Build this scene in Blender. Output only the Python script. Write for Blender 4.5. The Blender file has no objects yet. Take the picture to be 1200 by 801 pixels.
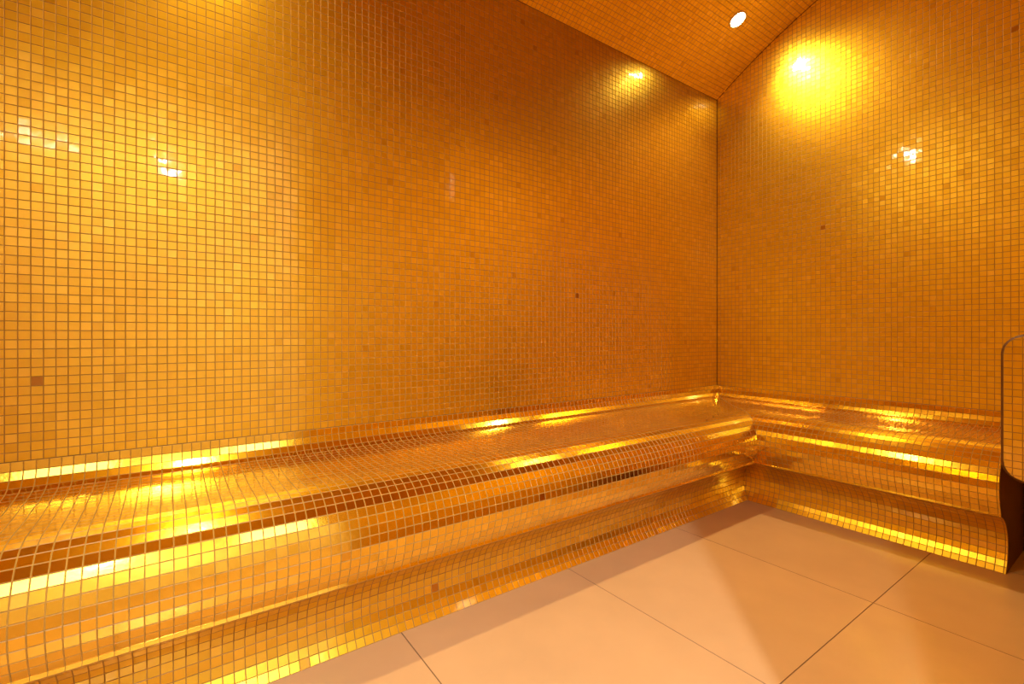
import bpy, math, random
import numpy as np
from mathutils import Vector, Matrix

rng = np.random.default_rng(7)
random.seed(7)
C = bpy.context.scene.collection
P = 0.0224                      # mosaic pitch

# room dimensions (metres): left wall x=0, back wall y=0, floor z=0
XR = 1.58                       # right wall
YF = -3.55                      # front wall, behind the camera
ZS = 2.20                       # spring of the vault on the left wall
DOOR0, DOOR1, DOORH = -2.02, -3.36, 2.08
BX = 1.283                      # where the short bench run ends

# the vault is an arc, steep at the left wall, level over the right wall
VR, VA = 3.0, math.radians(34.0)
def vault(x):
    cx, cz = VR * math.sin(VA), ZS - VR * math.cos(VA)
    return cz + np.sqrt(np.maximum(VR * VR - (np.asarray(x, float) - cx) ** 2, 0))

# ---------------------------------------------------------------- materials
def new_mat(name):
    m = bpy.data.materials.new(name); m.use_nodes = True
    nt = m.node_tree
    return m, nt, nt.nodes['Principled BSDF']

def gold_mat(name='gold_glass_mosaic', r0=0.37, r1=0.31):
    m, nt, b = new_mat(name)
    N, L = nt.nodes, nt.links
    at = N.new('ShaderNodeAttribute'); at.attribute_name = 'tint'
    ramp = N.new('ShaderNodeValToRGB')
    e = ramp.color_ramp.elements
    e[0].position = 0.0; e[0].color = (0.16, 0.06, 0.008, 1)
    e[1].position = 1.0; e[1].color = (0.96, 0.665, 0.08, 1)
    for p, c in ((0.15, (0.55, 0.25, 0.02, 1)), (0.3, (0.79, 0.50, 0.025, 1)), (0.7, (0.89, 0.59, 0.045, 1))):
        k = e.new(p); k.color = c
    L.new(at.outputs['Fac'], ramp.inputs['Fac'])
    L.new(ramp.outputs['Color'], b.inputs['Base Color'])
    mr = N.new('ShaderNodeMapRange')
    mr.inputs['To Min'].default_value = r0; mr.inputs['To Max'].default_value = r1
    L.new(at.outputs['Fac'], mr.inputs['Value'])
    L.new(mr.outputs['Result'], b.inputs['Roughness'])
    b.inputs['Metallic'].default_value = 1.0
    b.inputs['Coat Weight'].default_value = 1.0
    b.inputs['Coat Roughness'].default_value = 0.06
    b.inputs['Coat IOR'].default_value = 1.5
    tc = N.new('ShaderNodeTexCoord')
    nz = N.new('ShaderNodeTexNoise'); nz.inputs['Scale'].default_value = 70; nz.inputs['Detail'].default_value = 2
    bp = N.new('ShaderNodeBump'); bp.inputs['Strength'].default_value = 0.03; bp.inputs['Distance'].default_value = 0.004
    L.new(tc.outputs['Object'], nz.inputs['Vector'])
    L.new(nz.outputs['Fac'], bp.inputs['Height'])
    L.new(bp.outputs['Normal'], b.inputs['Normal'])
    L.new(bp.outputs['Normal'], b.inputs['Coat Normal'])
    return m

def plain_mat(name, col, rough, metal=0.0, noise=0.0, nscale=8.0, spec=0.5):
    m, nt, b = new_mat(name)
    N, L = nt.nodes, nt.links
    b.inputs['Roughness'].default_value = rough
    b.inputs['Metallic'].default_value = metal
    b.inputs['Specular IOR Level'].default_value = spec
    tc = N.new('ShaderNodeTexCoord')
    nz = N.new('ShaderNodeTexNoise'); nz.inputs['Scale'].default_value = nscale; nz.inputs['Detail'].default_value = 5
    mx = N.new('ShaderNodeMix'); mx.data_type = 'RGBA'
    mx.inputs['A'].default_value = (*[c * (1 - noise) for c in col], 1)
    mx.inputs['B'].default_value = (*[min(1, c * (1 + noise)) for c in col], 1)
    L.new(tc.outputs['Object'], nz.inputs['Vector'])
    L.new(nz.outputs['Fac'], mx.inputs['Factor'])
    L.new(mx.outputs['Result'], b.inputs['Base Color'])
    return m

def emit_mat(name, col, strength):
    m, nt, b = new_mat(name)
    b.inputs['Base Color'].default_value = (*col, 1)
    b.inputs['Emission Color'].default_value = (*col, 1)
    b.inputs['Emission Strength'].default_value = strength
    return m

GOLD = gold_mat()
GOLD_BENCH = gold_mat('polished_gold_mosaic', 0.18, 0.11)
GOLD_DULL = gold_mat('worn_gold_mosaic', 0.34, 0.27)
GOLD_SATIN = gold_mat('satin_gold_mosaic', 0.75, 0.65)
GROUT = plain_mat('ochre_grout', (0.46, 0.27, 0.05), 0.5, noise=0.25, nscale=30)
EDGE_GROUT = plain_mat('dark_edge_grout', (0.13, 0.045, 0.01), 0.6, noise=0.3, nscale=40)
FLOOR = plain_mat('beige_porcelain', (0.66, 0.41, 0.20), 0.21, noise=0.10, nscale=5, spec=0.55)
FLOOR_GROUT = plain_mat('brown_floor_grout', (0.26, 0.14, 0.06), 0.7)
PLASTER = plain_mat('pale_plaster', (0.80, 0.70, 0.58), 0.7, noise=0.04)
TIMBER = plain_mat('door_frame_paint', (0.55, 0.40, 0.25), 0.4, noise=0.1)
STEEL = plain_mat('brushed_steel', (0.75, 0.70, 0.62), 0.25, metal=1.0)
RING = plain_mat('pale_gold_ring', (0.85, 0.66, 0.36), 0.4)
LENS = emit_mat('lit_lens', (1.0, 0.88, 0.66), 170)
DOME = emit_mat('lit_dome', (1.0, 0.95, 0.88), 110)
TUBE = emit_mat('lit_diffuser', (1.0, 0.90, 0.76), 30)

FILL_PANEL = emit_mat('lit_panel', (1.0, 1.0, 1.0), 4.4)  # glow of the fill panels added in the corridor

# ---------------------------------------------------------------- mesh helpers
def link(name, me, mats, parent=None):
    o = bpy.data.objects.new(name, me); C.objects.link(o)
    for m in mats: me.materials.append(m)
    if parent: o.parent = parent
    return o

def structure(o):
    o['kind'] = 'structure'; return o

def tiles(name, quads, mats=(None, None, 'edge'), groove=0.0025, height=0.0011, tilt=0.007, wave=0.0,
          parent=None, extra=None, dark=0.00025):
    """Each quad (n,4,3), counter-clockwise from its lit side, becomes one raised tile in a V of grout."""
    Q = np.asarray(quads, float)
    ctr = Q.mean(1, keepdims=True)
    d1 = Q[:, 2] - Q[:, 0]; d2 = Q[:, 3] - Q[:, 1]
    nrm = np.cross(d1, d2); ln = np.linalg.norm(nrm, axis=1)
    ok = ln > 2e-5
    Q, ctr, nrm, ln = Q[ok], ctr[ok], nrm[ok], ln[ok]
    nrm = nrm / ln[:, None]
    n = len(Q)
    # inset along the two edge directions
    e1 = ((Q[:, 1] - Q[:, 0]) + (Q[:, 2] - Q[:, 3])) / 2
    e2 = ((Q[:, 3] - Q[:, 0]) + (Q[:, 2] - Q[:, 1])) / 2
    l1 = np.linalg.norm(e1, axis=1)[:, None]; l2 = np.linalg.norm(e2, axis=1)[:, None]
    g = groove / 2
    f1 = np.clip(1 - 2 * g / np.maximum(l1, 1e-6), 0.25, 1)[:, None]
    f2 = np.clip(1 - 2 * g / np.maximum(l2, 1e-6), 0.25, 1)[:, None]
    u1 = (e1 / np.maximum(l1, 1e-9))[:, None, :]; u2 = (e2 / np.maximum(l2, 1e-9))[:, None, :]
    rel = Q - ctr
    a = (rel * u1).sum(2, keepdims=True); b = (rel * u2).sum(2, keepdims=True)
    T = ctr + rel - a * (1 - f1) * u1 - b * (1 - f2) * u2
    tx = rng.normal(0, tilt, (n, 1, 1)); ty = rng.normal(0, tilt, (n, 1, 1))
    hh = height + a * tx + b * ty + rng.normal(0, 0.00012, (n, 1, 1))
    if wave:
        w = (np.sin(ctr[..., 0] * 9.1 + ctr[..., 1] * 7.3 + ctr[..., 2] * 2.1) + np.sin(ctr[..., 2] * 6.7 - ctr[..., 1] * 11.9 + 1.3)
             + 0.7 * np.sin(ctr[..., 1] * 19.3 + ctr[..., 0] * 15.1 + ctr[..., 2] * 4.0))[..., None]
        hh = hh + a * wave * w
    T = T + nrm[:, None, :] * hh
    V = np.concatenate([Q, T], 1).reshape(-1, 3)
    i = np.arange(n)[:, None] * 8
    F = np.concatenate([i + np.array([[4, 5, 6, 7]]), i + np.array([[0, 1, 5, 4]]), i + np.array([[1, 2, 6, 5]]),
                        i + np.array([[2, 3, 7, 6]]), i + np.array([[3, 0, 4, 7]])], 1).reshape(-1, 4)
    mi = np.tile(np.array([0, 1, 1, 1, 1]), n)
    t = np.clip(rng.normal(0.6, 0.12, n), 0.25, 0.98)
    dk = rng.random(n) < dark
    t[dk] = rng.uniform(0.10, 0.3, dk.sum())
    tint = np.repeat(t, 5)
    if extra is not None:                                   # plain (vertices, faces, material index)
        ev, ef, em = extra
        off = len(V)
        V = np.concatenate([V, np.asarray(ev, float)])
    me = bpy.data.meshes.new(name)
    if extra is None:
        me.vertices.add(len(V)); me.vertices.foreach_set('co', V.ravel())
        me.loops.add(F.size); me.loops.foreach_set('vertex_index', F.ravel().astype(np.int32))
        me.polygons.add(len(F))
        me.polygons.foreach_set('loop_start', np.arange(0, F.size, 4, dtype=np.int32))
        me.update(calc_edges=True)
    else:
        fl = F.tolist() + [[k + off for k in f] for f in ef]
        mi = np.concatenate([mi, np.full(len(ef), em)]); tint = np.concatenate([tint, np.full(len(ef), 0.5)])
        me.from_pydata(V.tolist(), [], fl)
        me.update()
    me.polygons.foreach_set('material_index', mi.astype(np.int32))
    me.shade_flat()
    at = me.attributes.new('tint', 'FLOAT', 'FACE')
    at.data.foreach_set('value', tint.astype(np.float32))
    ms = [mats[0] or GOLD, mats[1] or GROUT] + [EDGE_GROUT if q == 'edge' else q for q in mats[2:]]
    return link(name, me, ms, parent)

def grid(u0, u1, v0, v1, fn, pu=P, pv=P, clamp=None):
    """Quads over a (u, v) rectangle; fn maps arrays u, v to points, clamp may pull (u, v) inside an outline."""
    us = np.append(np.arange(u0, u1 - 1e-4, pu), u1); vs = np.append(np.arange(v0, v1 - 1e-4, pv), v1)
    a, b = np.meshgrid(np.arange(len(us) - 1), np.arange(len(vs) - 1), indexing='ij')
    a, b = a.ravel(), b.ravel()
    U = np.stack([us[a], us[a + 1], us[a + 1], us[a]], 1); Vv = np.stack([vs[b], vs[b], vs[b + 1], vs[b + 1]], 1)
    if clamp: U, Vv = clamp(U, Vv)
    return fn(U, Vv)

def resample(pts, step):
    pts = np.asarray(pts, float)
    # Catmull-Rom, then equal steps
    ext = np.vstack([2 * pts[0] - pts[1], pts, 2 * pts[-1] - pts[-2]])
    dense = []
    for k in range(1, len(ext) - 2):
        p0, p1, p2, p3 = ext[k - 1:k + 3]
        for s in np.linspace(0, 1, 24, endpoint=False):
            dense.append(0.5 * (2 * p1 + (p2 - p0) * s + (2 * p0 - 5 * p1 + 4 * p2 - p3) * s * s + (3 * p1 - p0 - 3 * p2 + p3) * s ** 3))
    dense.append(pts[-1]); dense = np.array(dense)
    d = np.r_[0, np.cumsum(np.linalg.norm(np.diff(dense, axis=0), axis=1))]
    nseg = max(1, round(d[-1] / step)); s = np.linspace(0, d[-1], nseg + 1)
    return np.stack([np.interp(s, d, dense[:, 0]), np.interp(s, d, dense[:, 1])], 1)

class MB:
    def __init__(s): s.v, s.f = [], []
    def box(s, x0, x1, y0, y1, z0, z1):
        k = len(s.v)
        s.v += [(x, y, z) for z in (z0, z1) for y in (y0, y1) for x in (x0, x1)]
        s.f += [tuple(k + q for q in f) for f in ((0, 2, 3, 1), (4, 5, 7, 6), (0, 1, 5, 4), (2, 6, 7, 3), (0, 4, 6, 2), (1, 3, 7, 5))]
        return s
    def lathe(s, prof, n=40, M=Matrix()):
        k = len(s.v)
        for r, z in prof:
            for q in range(n):
                a = 2 * math.pi * q / n
                s.v.append(tuple(M @ Vector((r * math.cos(a), r * math.sin(a), z))))
        for j in range(len(prof) - 1):
            for q in range(n):
                q2 = (q + 1) % n
                s.f.append((k + j * n + q, k + j * n + q2, k + (j + 1) * n + q2, k + (j + 1) * n + q))
        return s
    def disc(s, r, z, n=40, M=Matrix()):
        k = len(s.v)
        s.v += [tuple(M @ Vector((r * math.cos(2 * math.pi * q / n), r * math.sin(2 * math.pi * q / n), z))) for q in range(n)]
        s.f.append(tuple(range(k, k + n)))
        return s
    def build(s, name, mat, parent=None, smooth=False):
        me = bpy.data.meshes.new(name); me.from_pydata(s.v, [], s.f); me.update()
        if smooth: me.polygons.foreach_set('use_smooth', [True] * len(me.polygons))
        return link(name, me, [mat], parent)

def empty(name, loc, label, cat, group=None):
    o = bpy.data.objects.new(name, None); C.objects.link(o); o.location = loc; o.empty_display_size = 0.1
    o['label'] = label; o['category'] = cat
    if group: o['group'] = group
    return o

S = lambda *a: np.stack(np.broadcast_arrays(*a), -1)

# ---------------------------------------------------------------- the room shell
ZC = 0.4955                     # where the bench cove leaves the wall
def body(*boxes):
    m = MB()
    for b in boxes: m.box(*b)
    return m.v, m.f, 2
# walls: mosaic skin on a solid body
structure(tiles('wall_left', grid(YF, -0.003, ZC, ZS - 0.001, lambda u, v: S(0 * u, u, v)[:, ::-1][:, ::-1]),
                wave=0.006, extra=body((-0.12, -0.0005, YF - .1, 0.1, 0, 2.9))))
def arch_clip(U, V): return U, np.minimum(V, vault(U) - 0.003)
def back_quads(y, x0, x1, z0, flip=False):
    q = grid(x0, x1, z0, 2.75, lambda u, v: S(u, y + 0 * u, v), clamp=arch_clip)
    return q[:, ::-1] if flip else q
structure(tiles('wall_back', np.concatenate([back_quads(0, 0.003, XR, ZC), grid(BX, XR, 0.001, ZC, lambda u, v: S(u, 0 * u, v))]), wave=0.006, extra=body((0, XR + .1, 0.0005, 0.12, 0, 2.9))))
structure(tiles('wall_front', back_quads(YF, 0, XR, 0.0, True), wave=0.004, extra=body((0, XR + .1, YF - .12, YF - 0.0005, 0, 2.9))))
ZR = float(vault(XR))
rw = [grid(DOOR0, 0, 0, ZR, lambda u, v: S(XR + 0 * u, u, v)), grid(YF, DOOR1, 0, ZR, lambda u, v: S(XR + 0 * u, u, v)),
      grid(DOOR1, DOOR0, DOORH, ZR, lambda u, v: S(XR + 0 * u, u, v))]
structure(tiles('wall_right', np.concatenate(rw)[:, ::-1], wave=0.004, mats=(GOLD_SATIN, None, 'edge'),
                extra=body((XR + .0005, XR + .1, DOOR0, 0.1, 0, 2.9), (XR + .0005, XR + .1, YF - .1, DOOR1, 0, 2.9), (XR + .0005, XR + .1, DOOR1, DOOR0, DOORH, 2.9))))
# vault
arc = []
th = VA - 0.001 / VR; cx, cz = VR * math.sin(VA), ZS - VR * math.cos(VA)
while True:
    x = cx - VR * math.sin(th); arc.append((x, cz + VR * math.cos(th)))
    if x >= XR: break
    th -= P / VR
arc = np.array(arc); arc[-1] = (XR, ZR)
ys = np.append(np.arange(-0.002, YF, -P), YF)
LIGHTS = [(0.318, -0.338), (0.285, -2.56)]
qa = []
for i in range(len(arc) - 1):
    for j in range(len(ys) - 1):
        xm, ym = (arc[i, 0] + arc[i + 1, 0]) / 2, (ys[j] + ys[j + 1]) / 2
        if any(math.hypot(xm - lx, ym - ly) < 0.020 for lx, ly in LIGHTS): continue
        (x0, z0), (x1, z1) = arc[i], arc[i + 1]
        qa.append([(x0, ys[j], z0), (x0, ys[j + 1], z0), (x1, ys[j + 1], z1), (x1, ys[j], z1)])
qa = np.array(qa)[:, ::-1]
cv, cf = [], []
for k, (x, z) in enumerate(arc):
    nx, nz = -(cx - x) / VR * -1, (z - cz) / VR
    nx = (x - cx) / VR
    for off in (0.11, 0.15):
        for y in (YF - .1, 0.1): cv.append((x + nx * off, y, z + nz * off))
for k in range(len(arc) - 1):
    a = 4 * k; b = a + 4
    cf += [(a, b, b + 1, a + 1), (a + 2, a + 3, b + 3, b + 2)]
structure(tiles('ceiling', qa, wave=0.004, extra=(cv, cf, 2)))

# floor: 120 x 60 cm slabs
fx = [-0.111, 1.089, 2.289, 3.1]; fy = [0.1, -0.366, -0.966, -1.563, -2.166, -2.766, -3.366, -3.966, -4.3]
fq = []
for i in range(len(fx) - 1):
    for j in range(len(fy) - 1):
        fq.append([(fx[i], fy[j + 1], -0.0010), (fx[i + 1], fy[j + 1], -0.0010), (fx[i + 1], fy[j], -0.0010), (fx[i], fy[j], -0.0010)])
structure(tiles('floor', np.array(fq), mats=(FLOOR, FLOOR_GROUT, FLOOR_GROUT), groove=0.0030, height=0.0010, tilt=0.0, dark=0,
                extra=body((-0.12, 3.1, -4.3, 0.12, -0.06, -0.0012))))

# ---------------------------------------------------------------- the corridor beyond the doorway behind the camera
X0, X1, Y0, Y1, ZH = XR + .1, 2.95, -4.2, -1.2, 2.5
structure(MB().box(X1, X1 + .1, Y0, Y1, 0, ZH).build('wall_corridor_far', PLASTER))
structure(MB().box(X0 - .002, X1, Y1, Y1 + .1, 0, ZH).build('wall_corridor_right', PLASTER))
structure(MB().box(X0 - .002, X1, Y0 - .1, Y0, 0, ZH).build('wall_corridor_left', PLASTER))
structure(MB().box(X0, X0 + .01, Y0, DOOR1 - .06, 0, ZH).box(X0, X0 + .01, DOOR0 + .06, Y1, 0, ZH).box(X0, X0 + .01, DOOR1 - .06, DOOR0 + .06, DOORH + .06, ZH).build('wall_corridor_near', PLASTER))
structure(MB().box(X0, X1 + .1, Y0 - .1, Y1 + .1, ZH, ZH + .08).build('ceiling_corridor', PLASTER))
structure(MB().box(XR - .004, X0 + .025, DOOR1 - .06, DOOR1 + .004, 0, DOORH + .06).box(XR - .004, X0 + .025, DOOR0 - .004, DOOR0 + .06, 0, DOORH + .06)
          .box(XR - .004, X0 + .025, DOOR1, DOOR0, DOORH - .004, DOORH + .06).build('trim_1', TIMBER))

# ---------------------------------------------------------------- the L-shaped bench
seat_p = resample([(0.0035, .4955), (.006, .472), (.020, .447), (.045, .432), (.09, .426), (.17, .4215), (.25, .4195), (.32, .4205), (.37, .422)], P)
nose_p = resample([(.37, .422), (.417, .416), (.460, .392), (.489, .353), (.503, .308), (.497, .262), (.476, .214)], P)
lip_p = np.array([(.476, .215), (.480, .207)])
kick_p = resample([(.480, .207), (.440, .193), (.398, .160), (.372, .115), (.370, .068), (.383, .030), (.405, .0)], P)
bench = empty('corner_bench', (0.2, -1.2, 0), 'L-shaped built-in gold mosaic bench with rounded front edge, along the left and back walls', 'bench')
bench_inv = Matrix.Translation(-bench.location)

def run(prof, side):
    """Tiles of one profile strip: 'long' runs down the left wall, 'short' along the back wall; mitred at the corner."""
    qs = []
    lo, hi = (0.0, -YF - .004) if side == 'long' else (0.0, BX)
    us = np.append(np.arange(lo, hi, P), hi)
    for k in range(len(prof) - 1):
        (d0, z0), (d1, z1) = prof[k], prof[k + 1]
        for j in range(len(us) - 1):
            a0, a1 = max(us[j], d0), max(us[j + 1], d0)
            b0, b1 = max(us[j], d1), max(us[j + 1], d1)
            if a1 - a0 < 1e-4 and b1 - b0 < 1e-4: continue
            if side == 'long':
                qs.append([(d0, -a0, z0), (d0, -a1, z0), (d1, -b1, z1), (d1, -b0, z1)])
            else:
                qs.append([(a1, -d0, z0), (a0, -d0, z0), (b0, -d1, z1), (b1, -d1, z1)])
    q = np.array(qs)[:, ::1]
    # face outwards: seat must point up / out
    return q
bl = np.array(bench.location)
for side in ('long', 'short'):
    for nm, pr in (('seat', seat_p), ('nosing', nose_p), ('lip', lip_p), ('riser', kick_p)):
        q = run(pr, side)
        d = np.cross(q[:, 2] - q[:, 0], q[:, 3] - q[:, 1]).sum(0)
        out = (1, 0) if side == 'long' else (0, -1)
        s = d[0] * out[0] + d[1] * out[1] + (d[2] if nm == 'seat' else 0)
        if s < 0: q = q[:, ::-1]
        kw = dict(groove=0.0012, height=0.0008) if nm == 'lip' else {}
        tiles(nm, q - bl, parent=bench, mats=(GOLD_DULL if nm == 'riser' else GOLD_BENCH, None), tilt=0.0025, dark=0.002 if nm == 'riser' else 0.0004, **kw)
# closed end of the short run
full = np.vstack([seat_p, nose_p[1:], lip_p[1:], kick_p[1:]])
ev = [(BX, -d, z) for d, z in full] + [(BX, -.0035, 0)]
me = bpy.data.meshes.new('end_panel')
me.from_pydata([tuple(np.array(v) - bl) for v in ev], [], [tuple(range(len(ev)))]); me.update()
link('end_panel', me, [EDGE_GROUT], bench)

# ---------------------------------------------------------------- the rounded arm at the bench end
AX0, AX1, AZ0, AZ1, AY, AR = 1.287, 1.437, 0.335, 0.801, -0.515, 0.062
arm = empty('bench_arm', (1.362, -0.25, 0), 'gold mosaic block with rounded top at the right end of the bench', 'armrest')
al = np.array(arm.location)
def outline(inset, n=7):
    r = AR - inset; x0, x1, z0, z1 = AX0 + inset, AX1 - inset, AZ0 + inset, AZ1 - inset
    pts = []
    for (cx_, cz_, a0) in ((x1 - r, z1 - r, 0), (x0 + r, z1 - r, 90), (x0 + r, z0 + r, 180), (x1 - r, z0 + r, 270)):
        for k in range(n + 1):
            a = math.radians(a0 + 90 * k / n); pts.append((cx_ + r * math.cos(a), cz_ + r * math.sin(a)))
    return np.array(pts)
def arm_clip(inset):
    r = AR - inset; x0, x1, z0, z1 = AX0 + inset, AX1 - inset, AZ0 + inset, AZ1 - inset
    def f(U, V):
        U = np.clip(U, x0, x1); V = np.clip(V, z0, z1)
        px = np.clip(U, x0 + r, x1 - r); pz = np.clip(V, z0 + r, z1 - r)
        dx, dz = U - px, V - pz; d = np.hypot(dx, dz)
        k = np.where(d > r, r / np.maximum(d, 1e-9), 1.0)
        return px + dx * k, pz + dz * k
    return f
ins = 0.0065
faceq = grid(AX0 + ins - 0.002, AX1, AZ0, AZ1, lambda u, v: S(u, AY + 0 * u, v), clamp=arm_clip(ins))
tiles('front_face', faceq - al, parent=arm, tilt=0.006)
# grout rim round the face, and the swept sides
o0, o1 = outline(0), outline(ins); n = len(o0)
rv = [(x, AY + 0.006, z) for x, z in o0] + [(x, AY - 0.0003, z) for x, z in o1]
me = bpy.data.meshes.new('edge_band')
me.from_pydata([tuple(np.array(v) - al) for v in rv], [], [(k, n + k, n + (k + 1) % n, (k + 1) % n) for k in range(n)]); me.update()
link('edge_band', me, [EDGE_GROUT], arm)
per = np.vstack([o0, o0[:1]]); dd = np.r_[0, np.cumsum(np.linalg.norm(np.diff(per, axis=0), axis=1))]
ss = np.linspace(0, dd[-1], round(dd[-1] / P) + 1)
px, pz = np.interp(ss, dd, per[:, 0]), np.interp(ss, dd, per[:, 1])
yy = np.append(np.arange(AY + .006, 0, P), -0.001)
sq = [[(px[k], yy[j], pz[k]), (px[k], yy[j + 1], pz[k]), (px[k + 1], yy[j + 1], pz[k + 1]), (px[k + 1], yy[j], pz[k + 1])]
      for k in range(len(ss) - 1) for j in range(len(yy) - 1)]
tiles('body', np.array(sq)[:, ::-1] - al, parent=arm, tilt=0.0055)
# recessed foot under it
bq = []
fx0, fx1, fy0 = AX0 + .012, AX1 - .012, -0.10
bq.append(grid(fx0, fx1, 0, AZ0 + .01, lambda u, v: S(u, fy0 + 0 * u, v)))
bq.append(grid(fy0, 0, 0, AZ0 + .01, lambda u, v: S(fx1 + 0 * u, u, v)))
bq.append(grid(fy0, 0, 0, AZ0 + .01, lambda u, v: S(fx0 + 0 * u, u, v))[:, ::-1])
tiles('foot', np.concatenate(bq) - al, parent=arm, tilt=0.0055)

# ---------------------------------------------------------------- lamps
def spot(name, loc, direction, power, size, blend, radius, col, parent=None):
    l = bpy.data.lights.new(name, 'SPOT'); l.energy = power; l.spot_size = math.radians(size); l.spot_blend = blend
    l.shadow_soft_size = radius; l.color = col
    o = bpy.data.objects.new(name, l); C.objects.link(o)
    o.rotation_euler = Vector(direction).to_track_quat('-Z', 'Y').to_euler(); o.location = loc
    if parent:
        o.parent = parent
    return o

WARM = (1.0, 0.76, 0.36)
labels = ['lit recessed downlight in the gold vault above the far corner of the bench',
          'downlight in the gold vault above the near end of the long bench, out of frame']
for k, (lx, ly) in enumerate(LIGHTS):
    lz = float(vault(lx))
    nrm = Vector((cx - lx, 0, cz - lz)).normalized()          # into the room
    M = nrm.to_track_quat('-Z', 'Y').to_matrix().to_4x4()
    t = empty('ceiling_downlight', (lx, ly, lz), labels[k], 'downlight', 'downlights in the vault')
    MB().lathe([(0.044, 0.004), (0.044, -0.003), (0.042, -0.006), (0.037, -0.006), (0.0345, -0.003)], M=M).build('trim_ring', RING, t, True)
    MB().lathe([(0.044, 0.004), (0.040, 0.02), (0.040, 0.09), (0.0, 0.09)], M=M).build('housing', STEEL, t, True)
    MB().disc(0.035, -0.0035, M=M).build('lens', LENS, t)
    spot('spot', Vector((0, 0, 0)) + nrm * 0.012, nrm, (60, 58)[k], (140, 152)[k], (0.9, 0.7)[k], 0.022, WARM, t)

# corridor lamps, behind the camera beyond the doorway
DAY = (0.92, 1.0, 1.08)
def corridor_lamp(x, y, z, power, label, aim, cone=150, lens=None):
    t = empty('pendant_lamp', (x, y, z), label, 'lamp')
    MB().lathe([(0.0, -0.01), (0.05, -0.01), (0.05, 0.03), (0.006, 0.035), (0.006, ZH - z)], 32).build('shade', STEEL, t)
    MB().lathe([(0.042, -0.011), (0.038, -0.025), (0.028, -0.038), (0.014, -0.045), (0.0, -0.047)], 32).build('lens', lens or TUBE, t)
    spot('spot', (0, 0, -0.075), Vector(aim) - Vector((x, y, z)), power, cone, 0.6, 0.025, DAY, t)
corridor_lamp(2.24, -2.68, 1.95, 108, 'corridor lamp facing the doorway behind the camera', (0.9, -1.7, 0.0), 80, DOME)
corridor_lamp(1.93, -2.96, 2.42, 46, 'corridor lamp nearest the doorway behind the camera', (1.0, -0.9, 0.0))

t = empty('hanging_linear_lamp', (2.24, -3.25, 1.93), 'slim linear lamp hanging in the corridor beyond the doorway', 'lamp')
MB().box(-.02, .02, -.19, .19, 0, .03).box(-.004, .004, -.16, -.15, .03, ZH - 1.93).box(-.004, .004, .15, .16, .03, ZH - 1.93).build('housing', STEEL, t)
MB().box(-.016, .016, -.185, .185, -.012, 0).build('diffuser', TUBE, t)
for k, yp in enumerate((-2.0, -3.3)):  # unseen panels added only to brighten the corridor wall
    t = empty('ceiling_panel_light', (2.40, yp, 2.5), ['square panel light in the corridor ceiling nearest the doorway jamb', 'square panel light in the corridor ceiling farther along behind the camera'][k], 'ceiling light', 'corridor panel lights')
    MB().box(-.31, .31, -.31, -.285, -.03, 0).box(-.31, .31, .285, .31, -.03, 0).box(-.31, -.285, -.285, .285, -.03, 0).box(.285, .31, -.285, .285, -.03, 0).build('frame', STEEL, t)
    MB().box(-.285, .285, -.285, .285, -.02, 0).build('diffuser', FILL_PANEL, t)

# ---------------------------------------------------------------- camera and world
F_PX = 563.0
cam = bpy.data.cameras.new('camera'); co = bpy.data.objects.new('camera', cam); C.objects.link(co)
cam.sensor_width = 36.0; cam.lens = F_PX / 1200 * 36.0; cam.clip_start = 0.01
yaw = math.radians(54.39)
co.location = (1.626, -2.675, 0.801)
co.rotation_euler = (math.pi / 2, 0, yaw)
cam.shift_y = -9.5 / 1200
bpy.context.scene.camera = co

w = bpy.data.worlds.new('world'); bpy.context.scene.world = w; w.use_nodes = True
w.node_tree.nodes['Background'].inputs['Color'].default_value = (0.02, 0.012, 0.006, 1)
sc = bpy.context.scene
sc.view_settings.view_transform = 'Standard'; sc.view_settings.look = 'None'
sc.view_settings.gamma = 1.0; sc.view_settings.use_curve_mapping = False
sc.view_settings.exposure = 0.14
sc.cycles.use_denoising = True
sc.cycles.max_bounces = 16; sc.cycles.glossy_bounces = 14; sc.cycles.diffuse_bounces = 8
sc.cycles.sample_clamp_indirect = 25.0
